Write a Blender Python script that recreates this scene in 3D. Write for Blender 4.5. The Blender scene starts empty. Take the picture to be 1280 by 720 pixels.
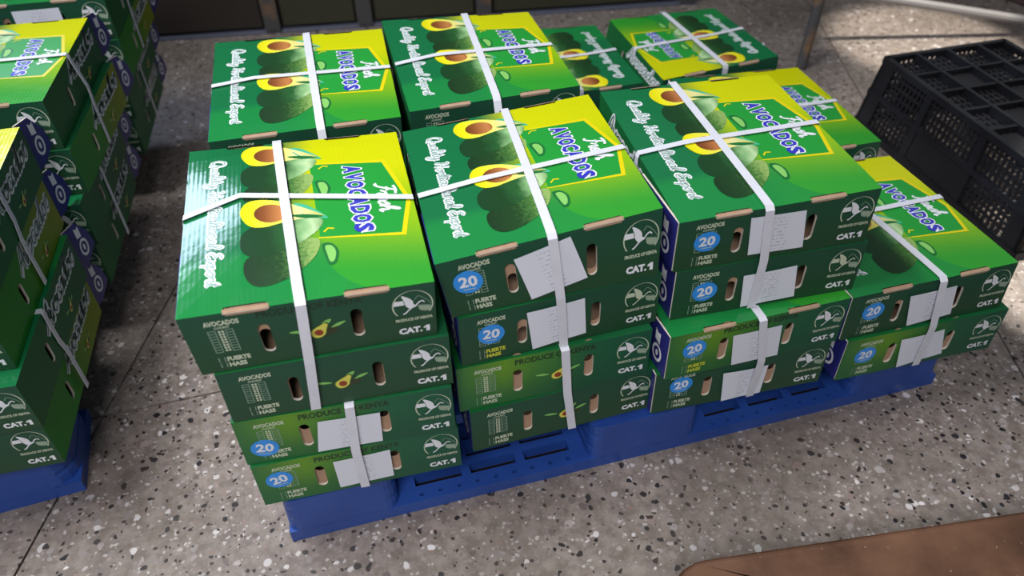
import bpy, bmesh, math, random
from mathutils import Vector, Matrix
random.seed(7)
C = bpy.context.scene.collection

# ------------------------------------------------------------------ camera
def make_camera():
    yaw, pitch, roll = -0.248420906, 0.729628530, -0.028830205
    R = Matrix.Rotation(yaw, 3, 'Z')
    fw = R @ Vector((0, math.cos(pitch), -math.sin(pitch)))
    up = R @ Vector((0, math.sin(pitch), math.cos(pitch)))
    rt = R @ Vector((1, 0, 0))
    r2 = math.cos(roll)*rt + math.sin(roll)*up
    u2 = -math.sin(roll)*rt + math.cos(roll)*up
    cam = bpy.data.cameras.new('camera')
    cam.sensor_width = 36.0
    cam.lens = 980.28/1280*36.0
    cam.clip_start = 0.02
    cam.dof.use_dof = True; cam.dof.focus_distance = 1.2; cam.dof.aperture_fstop = 3.4
    o = bpy.data.objects.new('camera', cam)
    m = Matrix((r2, u2, -fw)).transposed().to_4x4()
    m.translation = Vector((0.18862439, -0.753063781, 1.15143333))
    o.matrix_world = m
    C.objects.link(o)
    bpy.context.scene.camera = o
make_camera()

# ------------------------------------------------------------------ light
W = bpy.data.worlds.new('hall_ambient')
bpy.context.scene.world = W
W.use_nodes = True
W.node_tree.nodes['Background'].inputs['Color'].default_value = (0.80, 0.88, 1.0, 1)
W.node_tree.nodes['Background'].inputs['Strength'].default_value = 0.15

def area_light(name, loc, target, sx, sy, power, color, spread=180):
    l = bpy.data.lights.new(name, 'AREA')
    l.shape = 'RECTANGLE'; l.size = sx; l.size_y = sy
    l.energy = power; l.color = color; l.spread = math.radians(spread)
    o = bpy.data.objects.new(name, l)
    o.location = loc
    o.rotation_euler = (Vector(target)-Vector(loc)).to_track_quat('-Z', 'Y').to_euler()
    C.objects.link(o)
    return o
area_light('overhead_or_fill_light', (-0.85, 0.35, 2.9), (0.35, 0.25, 0.3), 1.2, 0.5, 33, (0.97, 0.98, 1.0), 115)
area_light('overhead_or_fill_light', (-0.45, -1.75, 2.5), (0.15, -0.15, 0.0), 1.2, 0.6, 27, (0.97, 0.95, 1.0), 120)  # unseen fill lamp added behind the camera for the fronts and near floor
area_light('window_light', (-1.20, 2.75, 2.12), (0.0, 0.2, 0.45), 0.80, 0.55, 24, (0.62, 0.74, 1.0))
def spot_light(name, loc, target, angle, power, color, blend=.25, r=.05):
    l = bpy.data.lights.new(name, 'SPOT'); l.energy = power; l.color = color
    l.spot_size = math.radians(angle); l.spot_blend = blend; l.shadow_soft_size = r
    o = bpy.data.objects.new(name, l); o.location = loc
    o.rotation_euler = (Vector(target)-Vector(loc)).to_track_quat('-Z', 'Y').to_euler()
    C.objects.link(o)
spot_light('spot_lamp', (2.75, 0.55, 2.6), (2.14, 1.28, 0), 12, 700, (1.0, 0.94, 0.84), .15)
spot_light('spot_lamp', (2.75, 0.55, 2.6), (1.76, 0.18, 0), 11, 800, (1.0, 0.94, 0.84), .15)
spot_light('spot_lamp', (2.75, 0.55, 2.6), (2.0, 0.70, 0), 24, 150, (1.0, 0.95, 0.88), .5)

vs = bpy.context.scene.view_settings
vs.view_transform = 'Standard'
vs.look = 'None'
vs.gamma = 1.0
vs.use_curve_mapping = False
vs.exposure = 0.0

# ------------------------------------------------------------------ materials
def new_mat(name, color=(.5, .5, .5), rough=.5, spec=.5, metal=0.0):
    m = bpy.data.materials.new(name)
    m.use_nodes = True
    b = m.node_tree.nodes['Principled BSDF']
    b.inputs['Base Color'].default_value = (*color, 1)
    b.inputs['Roughness'].default_value = rough
    b.inputs['Specular IOR Level'].default_value = spec
    b.inputs['Metallic'].default_value = metal
    return m
class NT:
    """small helper for wiring shader nodes"""
    def __init__(s, m):
        s.t = m.node_tree; s.n = s.t.nodes; s.b = s.n['Principled BSDF']
    def node(s, kind, **kw):
        n = s.n.new(kind)
        for k, v in kw.items(): setattr(n, k, v)
        return n
    def put(s, sock, val):
        if hasattr(val, 'is_output') or isinstance(val, bpy.types.NodeSocket): s.t.links.new(val, sock)
        else: sock.default_value = val
    def math(s, op, a, b=0.0, c=None, clamp=False):
        n = s.node('ShaderNodeMath', operation=op, use_clamp=clamp)
        s.put(n.inputs[0], a); s.put(n.inputs[1], b)
        if c is not None: s.put(n.inputs[2], c)
        return n.outputs[0]
    def smooth(s, x, a, b):
        n = s.node('ShaderNodeMapRange', interpolation_type='SMOOTHSTEP')
        s.put(n.inputs[0], x); n.inputs[1].default_value = a; n.inputs[2].default_value = b
        return n.outputs[0]
    def mix(s, f, a, b):
        n = s.node('ShaderNodeMix', data_type='RGBA')
        s.put(n.inputs[0], f)
        for sock, v in ((n.inputs[6], a), (n.inputs[7], b)):
            if isinstance(v, tuple): sock.default_value = (*v, 1)
            else: s.t.links.new(v, sock)
        return n.outputs[2]
    def ramp(s, x, stops):
        n = s.node('ShaderNodeValToRGB')
        s.t.links.new(x, n.inputs[0])
        e = n.color_ramp.elements
        while len(e) < len(stops): e.new(0.5)
        for k, (p, c) in enumerate(stops):
            e[k].position = p; e[k].color = (*c, 1)
        return n.outputs[0]
    def uv(s):
        t = s.node('ShaderNodeTexCoord'); q = s.node('ShaderNodeSeparateXYZ')
        s.t.links.new(t.outputs['UV'], q.inputs[0])
        return t.outputs['UV'], q.outputs[0], q.outputs[1]
    def noise(s, vec, scale, detail=2.0, rough=.5):
        n = s.node('ShaderNodeTexNoise')
        if vec is not None: s.t.links.new(vec, n.inputs['Vector'])
        n.inputs['Scale'].default_value = scale; n.inputs['Detail'].default_value = detail
        n.inputs['Roughness'].default_value = rough
        return n.outputs[0]
    def obj(s):
        return s.node('ShaderNodeTexCoord').outputs['Object']
    def bump(s, h, strength, dist):
        n = s.node('ShaderNodeBump'); n.inputs['Strength'].default_value = strength
        n.inputs['Distance'].default_value = dist
        s.t.links.new(h, n.inputs['Height']); s.t.links.new(n.outputs[0], s.b.inputs['Normal'])
    def base(s, c): s.t.links.new(c, s.b.inputs['Base Color'])

def corrugate(k, strength=.25):
    # flutes of the corrugated board run front to back
    uvv, u, v = k.uv()
    w = k.math('SINE', k.math('MULTIPLY', u, 300.0))
    n = k.noise(uvv, 9.0, 3.0)
    h = k.math('ADD', k.math('MULTIPLY', w, 0.25), k.math('MULTIPLY', n, 5.0))
    k.bump(h, strength, 0.0012)

def lid_material():
    m = new_mat('printed_lid_card', rough=.15, spec=.5)
    k = NT(m); uvv, u, v = k.uv()
    deep = (.008, .142, .046); green = (.030, .29, .026)
    lime = (.27, .47, .005); yellow = (.55, .575, .003)
    t = k.smooth(u, .37, .60)
    t2 = k.smooth(k.math('ADD', v, k.math('MULTIPLY', u, .15)), .20, .60)
    t3 = k.smooth(k.math('ADD', v, k.math('MULTIPLY', u, -.06)), .42, .70)
    right = k.mix(t3, k.mix(t2, green, lime), yellow)
    col = k.mix(t, deep, right)
    # printed round leaf edge in the front part of the lid
    dx = k.math('MULTIPLY', k.math('SUBTRACT', u, .883), .30)
    dy = k.math('MULTIPLY', k.math('SUBTRACT', v, .237), .358)
    d = k.math('SQRT', k.math('ADD', k.math('MULTIPLY', dx, dx), k.math('MULTIPLY', dy, dy)))
    out = k.smooth(d, .0885, .0905)
    low = k.math('MULTIPLY', k.smooth(v, .30, .22), k.smooth(u, .83, .76))
    col = k.mix(k.math('MULTIPLY', k.math('MULTIPLY', out, low), .75), col, (.012, .22, .045))
    k.base(col)
    corrugate(k, .10)
    return m

def front_material(name, light):
    m = new_mat(name, rough=.42, spec=.4)
    k = NT(m); uvv, u, v = k.uv()
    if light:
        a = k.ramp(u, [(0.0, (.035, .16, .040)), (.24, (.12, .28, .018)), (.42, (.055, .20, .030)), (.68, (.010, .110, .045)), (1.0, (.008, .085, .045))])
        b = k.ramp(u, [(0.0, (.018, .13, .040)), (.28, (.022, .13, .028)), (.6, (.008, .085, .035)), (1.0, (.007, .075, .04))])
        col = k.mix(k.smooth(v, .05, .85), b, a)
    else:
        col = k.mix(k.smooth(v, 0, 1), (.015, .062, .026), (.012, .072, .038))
    k.base(col)
    k.bump(k.noise(uvv, 6.0, 2.0), .12, .002)
    return m

def side_material(name, light):
    m = new_mat(name, rough=.5, spec=.25)
    k = NT(m); uvv, u, v = k.uv()
    if light: col = k.ramp(u, [(0.0, (.014, .22, .014)), (.40, (.020, .22, .012)), (.72, (.16, .25, .006)), (1.0, (.22, .27, .006))])
    else: col = k.ramp(u, [(0.0, (.006, .12, .026)), (.5, (.007, .115, .030)), (1.0, (.008, .10, .034))])
    k.base(col)
    k.bump(k.noise(uvv, 6.0, 2.0), .12, .002)
    return m

def kraft_material():
    m = new_mat('kraft_card', rough=.75, spec=.2)
    k = NT(m)
    n = k.noise(k.obj(), 60, 4.0)
    k.base(k.mix(n, (.31, .19, .115), (.45, .30, .20)))
    return m

def skin_material():
    # printed picture of whole avocados: dark round end, pale neck
    m = new_mat('printed_avocado_skin', rough=.32, spec=.5)
    k = NT(m); uvv, u, v = k.uv()
    n = k.noise(uvv, 14, 3.0)
    uu = k.math('ADD', u, k.math('MULTIPLY', k.math('SUBTRACT', n, .5), .10))
    k.base(k.ramp(uu, [(.24, (.008, .045, .014)), (.36, (.010, .050, .013)), (.44, (.020, .10, .025)), (.50, (.22, .42, .17)), (.55, (.46, .64, .34)), (.60, (.12, .28, .07))]))
    return m
def skin_rough_material():
    m = new_mat('printed_rough_skin', rough=.32, spec=.5)
    k = NT(m); uvv, u, v = k.uv()
    n = k.noise(uvv, 60, 4.0)
    uu = k.math('ADD', u, k.math('MULTIPLY', k.math('SUBTRACT', n, .5), .16))
    k.base(k.ramp(uu, [(.24, (.008, .030, .010)), (.40, (.014, .055, .014)), (.48, (.06, .17, .035)), (.54, (.24, .38, .10)), (.60, (.30, .42, .13))]))
    return m
def flesh_material():
    m = new_mat('printed_flesh', rough=.32)
    k = NT(m); uvv, u, v = k.uv()
    k.base(k.ramp(u, [(.24, (.62, .58, .004)), (.30, (.76, .70, .01)), (.42, (.76, .70, .10)), (.50, (.74, .68, .30)), (.60, (.40, .48, .12))]))
    return m
def pit_material():
    m = new_mat('printed_pit', rough=.30)
    k = NT(m); uvv, u, v = k.uv()
    k.base(k.ramp(u, [(.29, (.10, .030, .008)), (.35, (.24, .075, .02)), (.42, (.50, .20, .06)), (.45, (.35, .10, .03))]))
    return m
def paper_material():
    # printed shipping slip: faint lines of small grey type
    m = new_mat('label_paper', rough=.6, spec=.3)
    k = NT(m); uvv, u, v = k.uv()
    row = k.math('FRACT', k.math('MULTIPLY', v, 11.0))
    band = k.math('GREATER_THAN', row, .62)
    mp = k.node('ShaderNodeMapping'); mp.inputs['Scale'].default_value = (26, 11, 1)
    k.t.links.new(uvv, mp.inputs[0])
    n = k.noise(mp.outputs[0], 1.0, 1.0)
    word = k.smooth(n, .45, .55)
    cx = k.math('MULTIPLY', k.smooth(u, .34, .40), k.smooth(u, .72, .62))
    inside = k.math('MULTIPLY', k.smooth(v, .05, .08), k.smooth(v, .95, .92))
    f = k.math('MULTIPLY', k.math('MULTIPLY', k.math('MULTIPLY', band, word), k.math('MULTIPLY', cx, inside)), .42)
    k.base(k.mix(f, (.68, .70, .76), (.16, .17, .20)))
    return m
def strap_material():
    m = new_mat('strap_plastic', rough=.35, spec=.5)
    k = NT(m)
    n = k.noise(k.obj(), 40, 2)
    k.base(k.mix(n, (.60, .61, .66), (.70, .71, .76)))
    k.b.inputs['Transmission Weight'].default_value = 0.0
    return m
def terrazzo_material():
    m = new_mat('terrazzo', rough=.40, spec=.45)
    k = NT(m); ob = k.obj()
    warp = k.node('ShaderNodeTexNoise'); warp.inputs['Scale'].default_value = 45; warp.inputs['Detail'].default_value = 2
    k.t.links.new(ob, warp.inputs['Vector'])
    mixv = k.node('ShaderNodeVectorMath', operation='MULTIPLY_ADD')
    k.t.links.new(warp.outputs['Color'], mixv.inputs[0]); mixv.inputs[1].default_value = (.016, .016, 0); k.t.links.new(ob, mixv.inputs[2])
    pos = mixv.outputs[0]
    def chips(scale, lo, spread, soft, offs):
        ad = k.node('ShaderNodeVectorMath', operation='ADD'); k.t.links.new(pos, ad.inputs[0]); ad.inputs[1].default_value = offs
        v1 = k.node('ShaderNodeTexVoronoi', feature='F1'); v1.inputs['Scale'].default_value = scale
        k.t.links.new(ad.outputs[0], v1.inputs['Vector'])
        sep = k.node('ShaderNodeSeparateColor'); k.t.links.new(v1.outputs['Color'], sep.inputs[0])
        size = k.math('MULTIPLY_ADD', sep.outputs[0], spread, lo)
        return k.smooth(k.math('SUBTRACT', size, v1.outputs['Distance']), 0.0, soft), sep.outputs[1], sep.outputs[2]
    big = k.noise(ob, 2.0, 4, .6); fine = k.noise(ob, 150, 3, .6); mid = k.noise(ob, 38, 4, .65)
    col = k.mix(k.smooth(mid, .3, .7), (.165, .134, .113), (.290, .246, .215))
    stops = [(.0, (.29, .255, .24)), (.22, (.13, .105, .095)), (.45, (.36, .33, .32)), (.66, (.25, .17, .14)), (.78, (.52, .49, .48)), (.92, (.68, .65, .64)), (1.0, (.60, .55, .50))]
    c0, r0, q0 = chips(130, .20, .34, .14, (3.1, 1.7, 0))
    col = k.mix(k.math('MULTIPLY', c0, .65), col, k.ramp(r0, stops))
    c1, r1, q1 = chips(62, .10, .40, .12, (0, 0, 0))
    col = k.mix(k.math('MULTIPLY', c1, k.math('GREATER_THAN', q1, .25)), col, k.ramp(r1, stops))
    c2, r2, q2 = chips(64, .08, .34, .07, (7.3, 2.2, 0))
    col = k.mix(k.math('MULTIPLY', c2, k.math('GREATER_THAN', q2, .82)), col, k.mix(r2, (.010, .010, .016), (.035, .030, .030)))
    c3, r3, q3 = chips(110, .10, .34, .07, (1.3, 9.2, 0))
    col = k.mix(k.math('MULTIPLY', c3, k.math('GREATER_THAN', q3, .84)), col, k.mix(r3, (.012, .012, .014), (.05, .035, .03)))
    # worn-in grime, unevenly spread
    col = k.mix(k.math('MULTIPLY', k.smooth(big, .42, .68), .45), col, (.085, .070, .058))
    k.base(col)
    k.bump(fine, .06, .002)
    return m
def plastic_material(name, a, b, rough=.4):
    m = new_mat(name, rough=rough, spec=.45)
    k = NT(m); n = k.noise(k.obj(), 7, 4)
    k.base(k.mix(k.smooth(n, .35, .7), a, b))
    k.bump(k.noise(k.obj(), 90, 2), .05, .002)
    return m
def brown_material():
    m = new_mat('brown_fibre_board', rough=.6, spec=.3)
    k = NT(m); ob = k.obj()
    n = k.noise(ob, 5, 5, .6); s = k.noise(ob, 130, 2)
    col = k.mix(k.smooth(n, .30, .72), (.055, .026, .015), (.175, .088, .050))
    k.base(k.mix(k.math('MULTIPLY', k.smooth(s, .70, .76), .6), col, (.34, .27, .22)))
    k.bump(k.noise(ob, 40, 4), .2, .002)
    return m
def steel_material():
    m = new_mat('worn_painted_steel', rough=.5, spec=.4)
    k = NT(m); ob = k.obj()
    n = k.noise(ob, 12, 4)
    k.base(k.mix(k.smooth(n, .5, .68), (.060, .058, .058), (.16, .095, .05)))
    return m
def panel_material(name, a, b):
    m = new_mat(name, rough=.5, spec=.3)
    k = NT(m)
    k.base(k.mix(k.noise(k.obj(), 4, 5, .6), a, b))
    return m

M = dict(
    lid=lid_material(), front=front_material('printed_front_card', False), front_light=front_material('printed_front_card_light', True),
    side=side_material('printed_side_card', False), side_light=side_material('printed_side_card_light', True),
    kraft=kraft_material(), edge=new_mat('cut_card_edge', (.62, .56, .47), .7, .2),
    white=new_mat('white_ink', (.74, .76, .78), .4), grey=new_mat('grey_ink', (.20, .33, .27), .4),
    pale=new_mat('pale_line_ink', (.20, .30, .22), .45), dark=new_mat('dark_green_ink', (.010, .030, .014), .45),
    blue=new_mat('blue_ink', (.035, .040, .42), .35), title=new_mat('title_green_ink', (.016, .285, .036), .32),
    yellow=new_mat('yellow_ink', (.70, .58, .004), .32), navy=new_mat('navy_flap_card', (.020, .022, .165), .4),
    skin=skin_material(), rough_skin=skin_rough_material(), flesh=flesh_material(), pit=pit_material(),
    leaf=new_mat('printed_leaf', (.055, .42, .24), .35), leaf_pale=new_mat('printed_pale_leaf', (.22, .52, .12), .35),
    leaf_dark=new_mat('printed_leaf_shade', (.010, .14, .03), .35),
    mini_flesh=new_mat('printed_small_flesh', (.66, .62, .10), .4), mini_pit=new_mat('printed_small_pit', (.26, .045, .012), .4),
    mini_skin=new_mat('printed_small_skin', (.07, .16, .012), .4), brown_ink=new_mat('brown_shade_ink', (.030, .040, .014), .45),
    sticker=new_mat('blue_sticker', (.030, .27, .74), .35), paper=paper_material(), strap=strap_material(),
    terrazzo=terrazzo_material(), joint=new_mat('floor_joint', (.02, .017, .015), .8, .1),
    pallet=plastic_material('blue_pallet_plastic', (.018, .060, .27), (.024, .078, .33), .34),
    crate=plastic_material('black_crate_plastic', (.007, .007, .009), (.014, .015, .019), .42),
    fibre=brown_material(), steel=steel_material(), slot_shade=new_mat('painted_slot_shade', (.012, .008, .006), .8, .1),  # the near-black stands for shade inside slots and slits
    wall=panel_material('hall_wall', (.20, .20, .19), (.26, .26, .25)), maroon=panel_material('maroon_board', (.060, .034, .036), (.085, .050, .052)), olive=panel_material('olive_panel', (.030, .031, .018), (.050, .050, .030)), umber=panel_material('umber_panel', (.022, .018, .015), (.036, .029, .024)),
    trim=new_mat('grey_trim', (.10, .11, .15), .4), pipe=new_mat('grey_pipe', (.20, .19, .19), .4), cream=new_mat('cream_ink', (.52, .58, .42), .4),
    gold=new_mat('yellow_lettering_ink', (.55, .58, .04), .4),
)

# ------------------------------------------------------------------ mesh helpers
class MB:
    """collects polygons with a material and an optional flat uv, then links ONE mesh object"""
    def __init__(s): s.v = []; s.f = []; s.m = []; s.uv = []; s.mats = []
    def mi(s, mat):
        if mat not in s.mats: s.mats.append(mat)
        return s.mats.index(mat)
    def face(s, pts, mat, uvs=None):
        i = len(s.v); s.v += [tuple(p) for p in pts]
        s.f.append(tuple(range(i, i+len(pts)))); s.m.append(s.mi(mat))
        s.uv.append(uvs if uvs else [(0.5, 0.5)]*len(pts))
    def box(s, a, b, mat, skip=''):
        x0, y0, z0 = a; x1, y1, z1 = b
        P = lambda x, y, z: (x, y, z)
        fs = dict(d=[P(x0,y0,z0),P(x0,y1,z0),P(x1,y1,z0),P(x1,y0,z0)], u=[P(x0,y0,z1),P(x1,y0,z1),P(x1,y1,z1),P(x0,y1,z1)],
                  f=[P(x0,y0,z0),P(x1,y0,z0),P(x1,y0,z1),P(x0,y0,z1)], k=[P(x1,y1,z0),P(x0,y1,z0),P(x0,y1,z1),P(x1,y1,z1)],
                  l=[P(x0,y1,z0),P(x0,y0,z0),P(x0,y0,z1),P(x0,y1,z1)], r=[P(x1,y0,z0),P(x1,y1,z0),P(x1,y1,z1),P(x1,y0,z1)])
        for n, q in fs.items():
            if n not in skip: s.face(q, mat)
    def prism(s, loop, ext, mat, cap=True):
        """extrude a closed 3-D loop along a vector"""
        e = Vector(ext); top = [tuple(Vector(p)+e) for p in loop]
        n = len(loop)
        if cap: s.face(loop[::-1], mat); s.face(top, mat)
        for i in range(n):
            j = (i+1) % n; s.face([loop[i], loop[j], top[j], top[i]], mat)
    def mesh(s, name):
        me = bpy.data.meshes.new(name)
        me.from_pydata(s.v, [], s.f)
        for m in s.mats: me.materials.append(m)
        me.polygons.foreach_set('material_index', s.m)
        lay = me.uv_layers.new(name='UVMap')
        flat = [c for q in s.uv for p in q for c in p]
        lay.data.foreach_set('uv', flat)
        me.update()
        return me
def link(name, me, parent=None):
    o = bpy.data.objects.new(name, me); C.objects.link(o)
    if parent: o.parent = parent
    return o
def thing(name, label, cat, loc=(0, 0, 0), rz=0.0, group=None):
    o = bpy.data.objects.new(name, None); C.objects.link(o)
    o.empty_display_size = .05
    o.location = loc; o.rotation_euler = (0, 0, rz)
    o['label'] = label; o['category'] = cat
    if group: o['group'] = group
    return o
def tag(o, label, cat, group=None):
    o['label'] = label; o['category'] = cat
    if group: o['group'] = group
    return o
def weld(me, bevel=0.0, seg=2, smooth=False):
    bm = bmesh.new(); bm.from_mesh(me)
    bmesh.ops.remove_doubles(bm, verts=bm.verts, dist=1e-5)
    if bevel:
        ed = [e for e in bm.edges if len(e.link_faces) == 2 and e.calc_face_angle(0) > .6]
        bmesh.ops.bevel(bm, geom=ed, offset=bevel, segments=seg, affect='EDGES', profile=.5)
    bmesh.ops.recalc_face_normals(bm, faces=bm.faces)
    bm.to_mesh(me); bm.free()
    if smooth:
        for p in me.polygons: p.use_smooth = True
    return me
def catmull(pts, closed=False, n=5):
    out = []; L = len(pts)
    rng = range(L) if closed else range(L-1)
    for i in rng:
        p = [pts[(i+k) % L] if closed else pts[min(max(i+k, 0), L-1)] for k in (-1, 0, 1, 2)]
        for j in range(n):
            t = j/n
            out.append(tuple(.5*((2*p[1][c]) + (-p[0][c]+p[2][c])*t + (2*p[0][c]-5*p[1][c]+4*p[2][c]-p[3][c])*t*t + (-p[0][c]+3*p[1][c]-3*p[2][c]+p[3][c])*t**3) for c in range(2)))
    if not closed: out.append(tuple(pts[-1]))
    return out
def ribbon2(line, hw, closed=False):
    """flat quads along a 2-D polyline"""
    L, R = [], []
    n = len(line)
    for i in range(n):
        a = line[(i-1) % n] if (closed or i) else line[0]
        b = line[(i+1) % n] if (closed or i < n-1) else line[-1]
        d = Vector((b[0]-a[0], b[1]-a[1]))
        d = d.normalized() if d.length > 1e-9 else Vector((1, 0))
        q = Vector((-d.y, d.x))*hw
        L.append((line[i][0]+q.x, line[i][1]+q.y)); R.append((line[i][0]-q.x, line[i][1]-q.y))
    return [[L[i], L[(i+1) % n], R[(i+1) % n], R[i]] for i in range(n if closed else n-1)]
def ellipse(cx, cy, rx, ry, n=20, rot=0):
    c, s = math.cos(rot), math.sin(rot)
    return [(cx+rx*math.cos(a)*c-ry*math.sin(a)*s, cy+rx*math.cos(a)*s+ry*math.sin(a)*c) for a in (2*math.pi*i/n for i in range(n))]

# type set from Blender's own font, as flat polygons in a unit rectangle
_text = {}
def text_polys(txt, bold=0.0, space=1.0):
    key = (txt, bold, space)
    if key in _text: return _text[key]
    cu = bpy.data.curves.new('type', 'FONT'); cu.body = txt; cu.offset = bold; cu.space_character = space
    cu.resolution_u = 2; cu.fill_mode = 'FRONT'
    o = bpy.data.objects.new('type', cu); C.objects.link(o)
    dg = bpy.context.evaluated_depsgraph_get()
    me = o.evaluated_get(dg).to_mesh()
    vs_ = [v.co.copy() for v in me.vertices]
    ps = [list(p.vertices) for p in me.polygons]
    x0 = min(v.x for v in vs_); x1 = max(v.x for v in vs_); y0 = min(v.y for v in vs_); y1 = max(v.y for v in vs_)
    polys = [[((vs_[i].x-x0)/(x1-x0), (vs_[i].y-y0)/(y1-y0)) for i in p] for p in ps]
    o.evaluated_get(dg).to_mesh_clear()
    bpy.data.objects.remove(o); bpy.data.curves.remove(cu)
    _text[key] = polys
    return polys

# hand-drawn script letters (x-height 1), joined up like brush writing
GL = {
 'a': (1.15, [[(.9,.8),(.5,1),(.1,.5),(.4,0),(.8,.4),(.9,1),(.9,.3),(1.05,0),(1.25,.35)]]),
 'u': (1.15, [[(0,.8),(.15,1),(.15,.3),(.45,0),(.8,.4),(.85,1),(.85,.3),(1.0,0),(1.25,.35)]]),
 'l': (.60, [[(0,.3),(.5,1.5),(.4,2.1),(.2,1.8),(.2,.3),(.45,0),(.7,.35)]]),
 'i': (.55, [[(0,.4),(.25,1),(.2,.3),(.4,0),(.65,.4)], [(.28,1.40),(.36,1.60)]]),
 't': (.60, [[(0,.4),(.3,1.8),(.25,.3),(.45,0),(.7,.35)], [(-.05,1.2),(.65,1.28)]]),
 'y': (1.10, [[(0,.8),(.15,1),(.15,.4),(.45,.1),(.8,.5),(.85,1),(.85,-.4),(.5,-1),(.2,-.7),(.7,-.1),(1.2,.35)]]),
 'o': (1.05, [[(.5,1),(.1,.5),(.45,0),(.85,.5),(.5,1),(.8,.85),(1.15,.9)]]),
 'r': (.95, [[(0,.4),(.2,1),(.25,.9),(.7,1),(.6,.3),(.8,0),(1.05,.35)]]),
 'c': (.90, [[(.85,.8),(.5,1),(.1,.5),(.45,0),(1.,.35)]]),
 'e': (.90, [[(.1,.4),(.75,.6),(.5,1),(.1,.5),(.45,0),(1.,.35)]]),
 'x': (.95, [[(.05,.9),(.25,.9),(.6,.1),(.95,.2)], [(.85,1),(.05,0)]]),
 'p': (.95, [[(0,.5),(.2,1),(.15,-1)], [(.15,.7),(.5,1),(.85,.5),(.5,0),(.2,.15)]]),
 's': (.80, [[(0,.3),(.5,1.1),(.55,.85),(.75,.4),(.4,0),(.1,.15)]]),
 'h': (1.05, [[(0,.3),(.4,1.5),(.35,2.1),(.15,1.7),(.15,0)], [(.15,.5),(.5,1),(.75,.6),(.75,.2),(.95,0),(1.15,.35)]]),
 'v': (.95, [[(0,.8),(.15,1),(.3,.1),(.4,0),(.75,.6),(.8,1),(1.1,.85)]]),
 'd': (1.15, [[(.85,.8),(.5,1),(.1,.5),(.4,0),(.75,.4),(.95,2.),(.85,.3),(1.,0),(1.25,.35)]]),
 'Q': (1.60, [[(1.1,1.9),(.5,2.1),(.1,1),(.6,0),(1.3,.6),(1.3,1.6),(.9,2.1),(.6,1.9)], [(.6,.4),(1.,-.1),(1.6,-.2)]]),
 'H': (1.55, [[(0,1.7),(.3,2.1),(.4,1.4),(.2,0)], [(1.3,2.1),(1.1,.3),(1.4,0)], [(.1,1),(1.4,1.1)]]),
 'E': (1.30, [[(1.2,1.8),(.7,2.1),(.3,1.6),(.8,1.15),(.3,.9),(.15,.4),(.6,0),(1.3,.4)]]),
 'F': (1.20, [[(0,1.9),(.7,2.1),(1.5,2.)], [(.8,2.05),(.6,.5),(.3,-.1),(0,.1)], [(.4,1.1),(1.1,1.2)]]),
 'A': (1.35, [[(0,0),(.4,.5),(1.1,2.1),(1.15,.3),(1.4,0)], [(.4,.8),(1.2,.8)]]),
}
def script_polys(txt, hw=.17, shear=.28):
    """returns brush-stroke quads, 0..1 along the writing, 0..1 from descender to ascender"""
    x = 0; quads = []; W_ = 0
    lines = []
    for ch in txt:
        if ch == ' ': x += .75; continue
        adv, st = GL[ch]
        for s in st:
            pts = [(x+p[0]+shear*p[1], p[1]) for p in s]
            lines.append(catmull(pts, False, 4))
        x += adv
    allx = [p[0] for l in lines for p in l]
    x0, x1 = min(allx)-hw, max(allx)+hw
    for l in lines:
        for q in ribbon2(l, hw):
            quads.append([((a-x0)/(x1-x0), (b+1.0)/3.2) for a, b in q])
    return quads

# ------------------------------------------------------------------ the avocado carton
BW, BD, BH = .300, .358, .0940
EPS = .0003
def lid_pt(u, v, k=1): return (u*BW, v*BD, BH+.0002+.00005*k)
def front_pt(u, w, k=1): return (u*BW, -EPS*k, w*BH)
def right_pt(s, w, k=1): return (BW+EPS*k, s*BD, w*BH)           # right end seen from outside, s left to right
def left_pt(s, w, k=1): return (-EPS*k, (1-s)*BD, w*BH)
def add_poly(mb, poly, fn, mat, k=1): mb.face([fn(a, b, k) for a, b in poly], mat, [(a, b) for a, b in poly])
def rect_map(polys, u0, w0, u1, w1, slant=0.0):
    return [[(u0+a*(u1-u0), w0+b*(w1-w0)+slant*a) for a, b in p] for p in polys]
def down_map(polys, u0, u1, v0, v1):
    """writing that runs from the back (v0) to the front (v1), letter tops towards the right"""
    return [[(u0+b*(u1-u0), v0+a*(v1-v0)) for a, b in p] for p in polys]

CAP = lambda cx, cy, hw, hh, n=6: ([(cx+hw*math.cos(a), cy+hh-hw+hw*math.sin(a)) for a in (math.pi*i/n for i in range(n+1))] +
                                   [(cx+hw*math.cos(a), cy-hh+hw+hw*math.sin(a)) for a in (math.pi+math.pi*i/n for i in range(n+1))])
def holed_panel(mb, w, h, holes, place, mat, rim=None, rim_mat=None, depth=.004):
    """flat panel w x h with holes; place(x, y, d) gives the 3-D point at depth d"""
    bm = bmesh.new()
    def loop(pts):
        vs_ = [bm.verts.new((x, y, 0)) for x, y in pts]
        for i in range(len(vs_)): bm.edges.new((vs_[i], vs_[(i+1) % len(vs_)]))
    loop([(0, 0), (w, 0), (w, h), (0, h)])
    for q in holes: loop(q)
    bmesh.ops.triangle_fill(bm, use_beauty=True, use_dissolve=False, edges=bm.edges[:], normal=(0, 0, 1))
    for f in bm.faces:
        pts = [(v.co.x, v.co.y) for v in f.verts]
        mb.face([place(x, y, 0) for x, y in pts], mat, [(x/w, y/h) for x, y in pts])
    bm.free()
    if rim_mat:
        for q in holes:
            for i in range(len(q)):
                a, b = q[i], q[(i+1) % len(q)]
                mb.face([place(a[0], a[1], 0), place(b[0], b[1], 0), place(b[0], b[1], depth), place(a[0], a[1], depth)], rim_mat)
HOLE_HW, HOLE_HH = .0072, .0235
FH = [CAP(.302*BW, .465*BH, HOLE_HW, HOLE_HH), CAP(.672*BW, .475*BH, HOLE_HW, HOLE_HH)]
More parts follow.
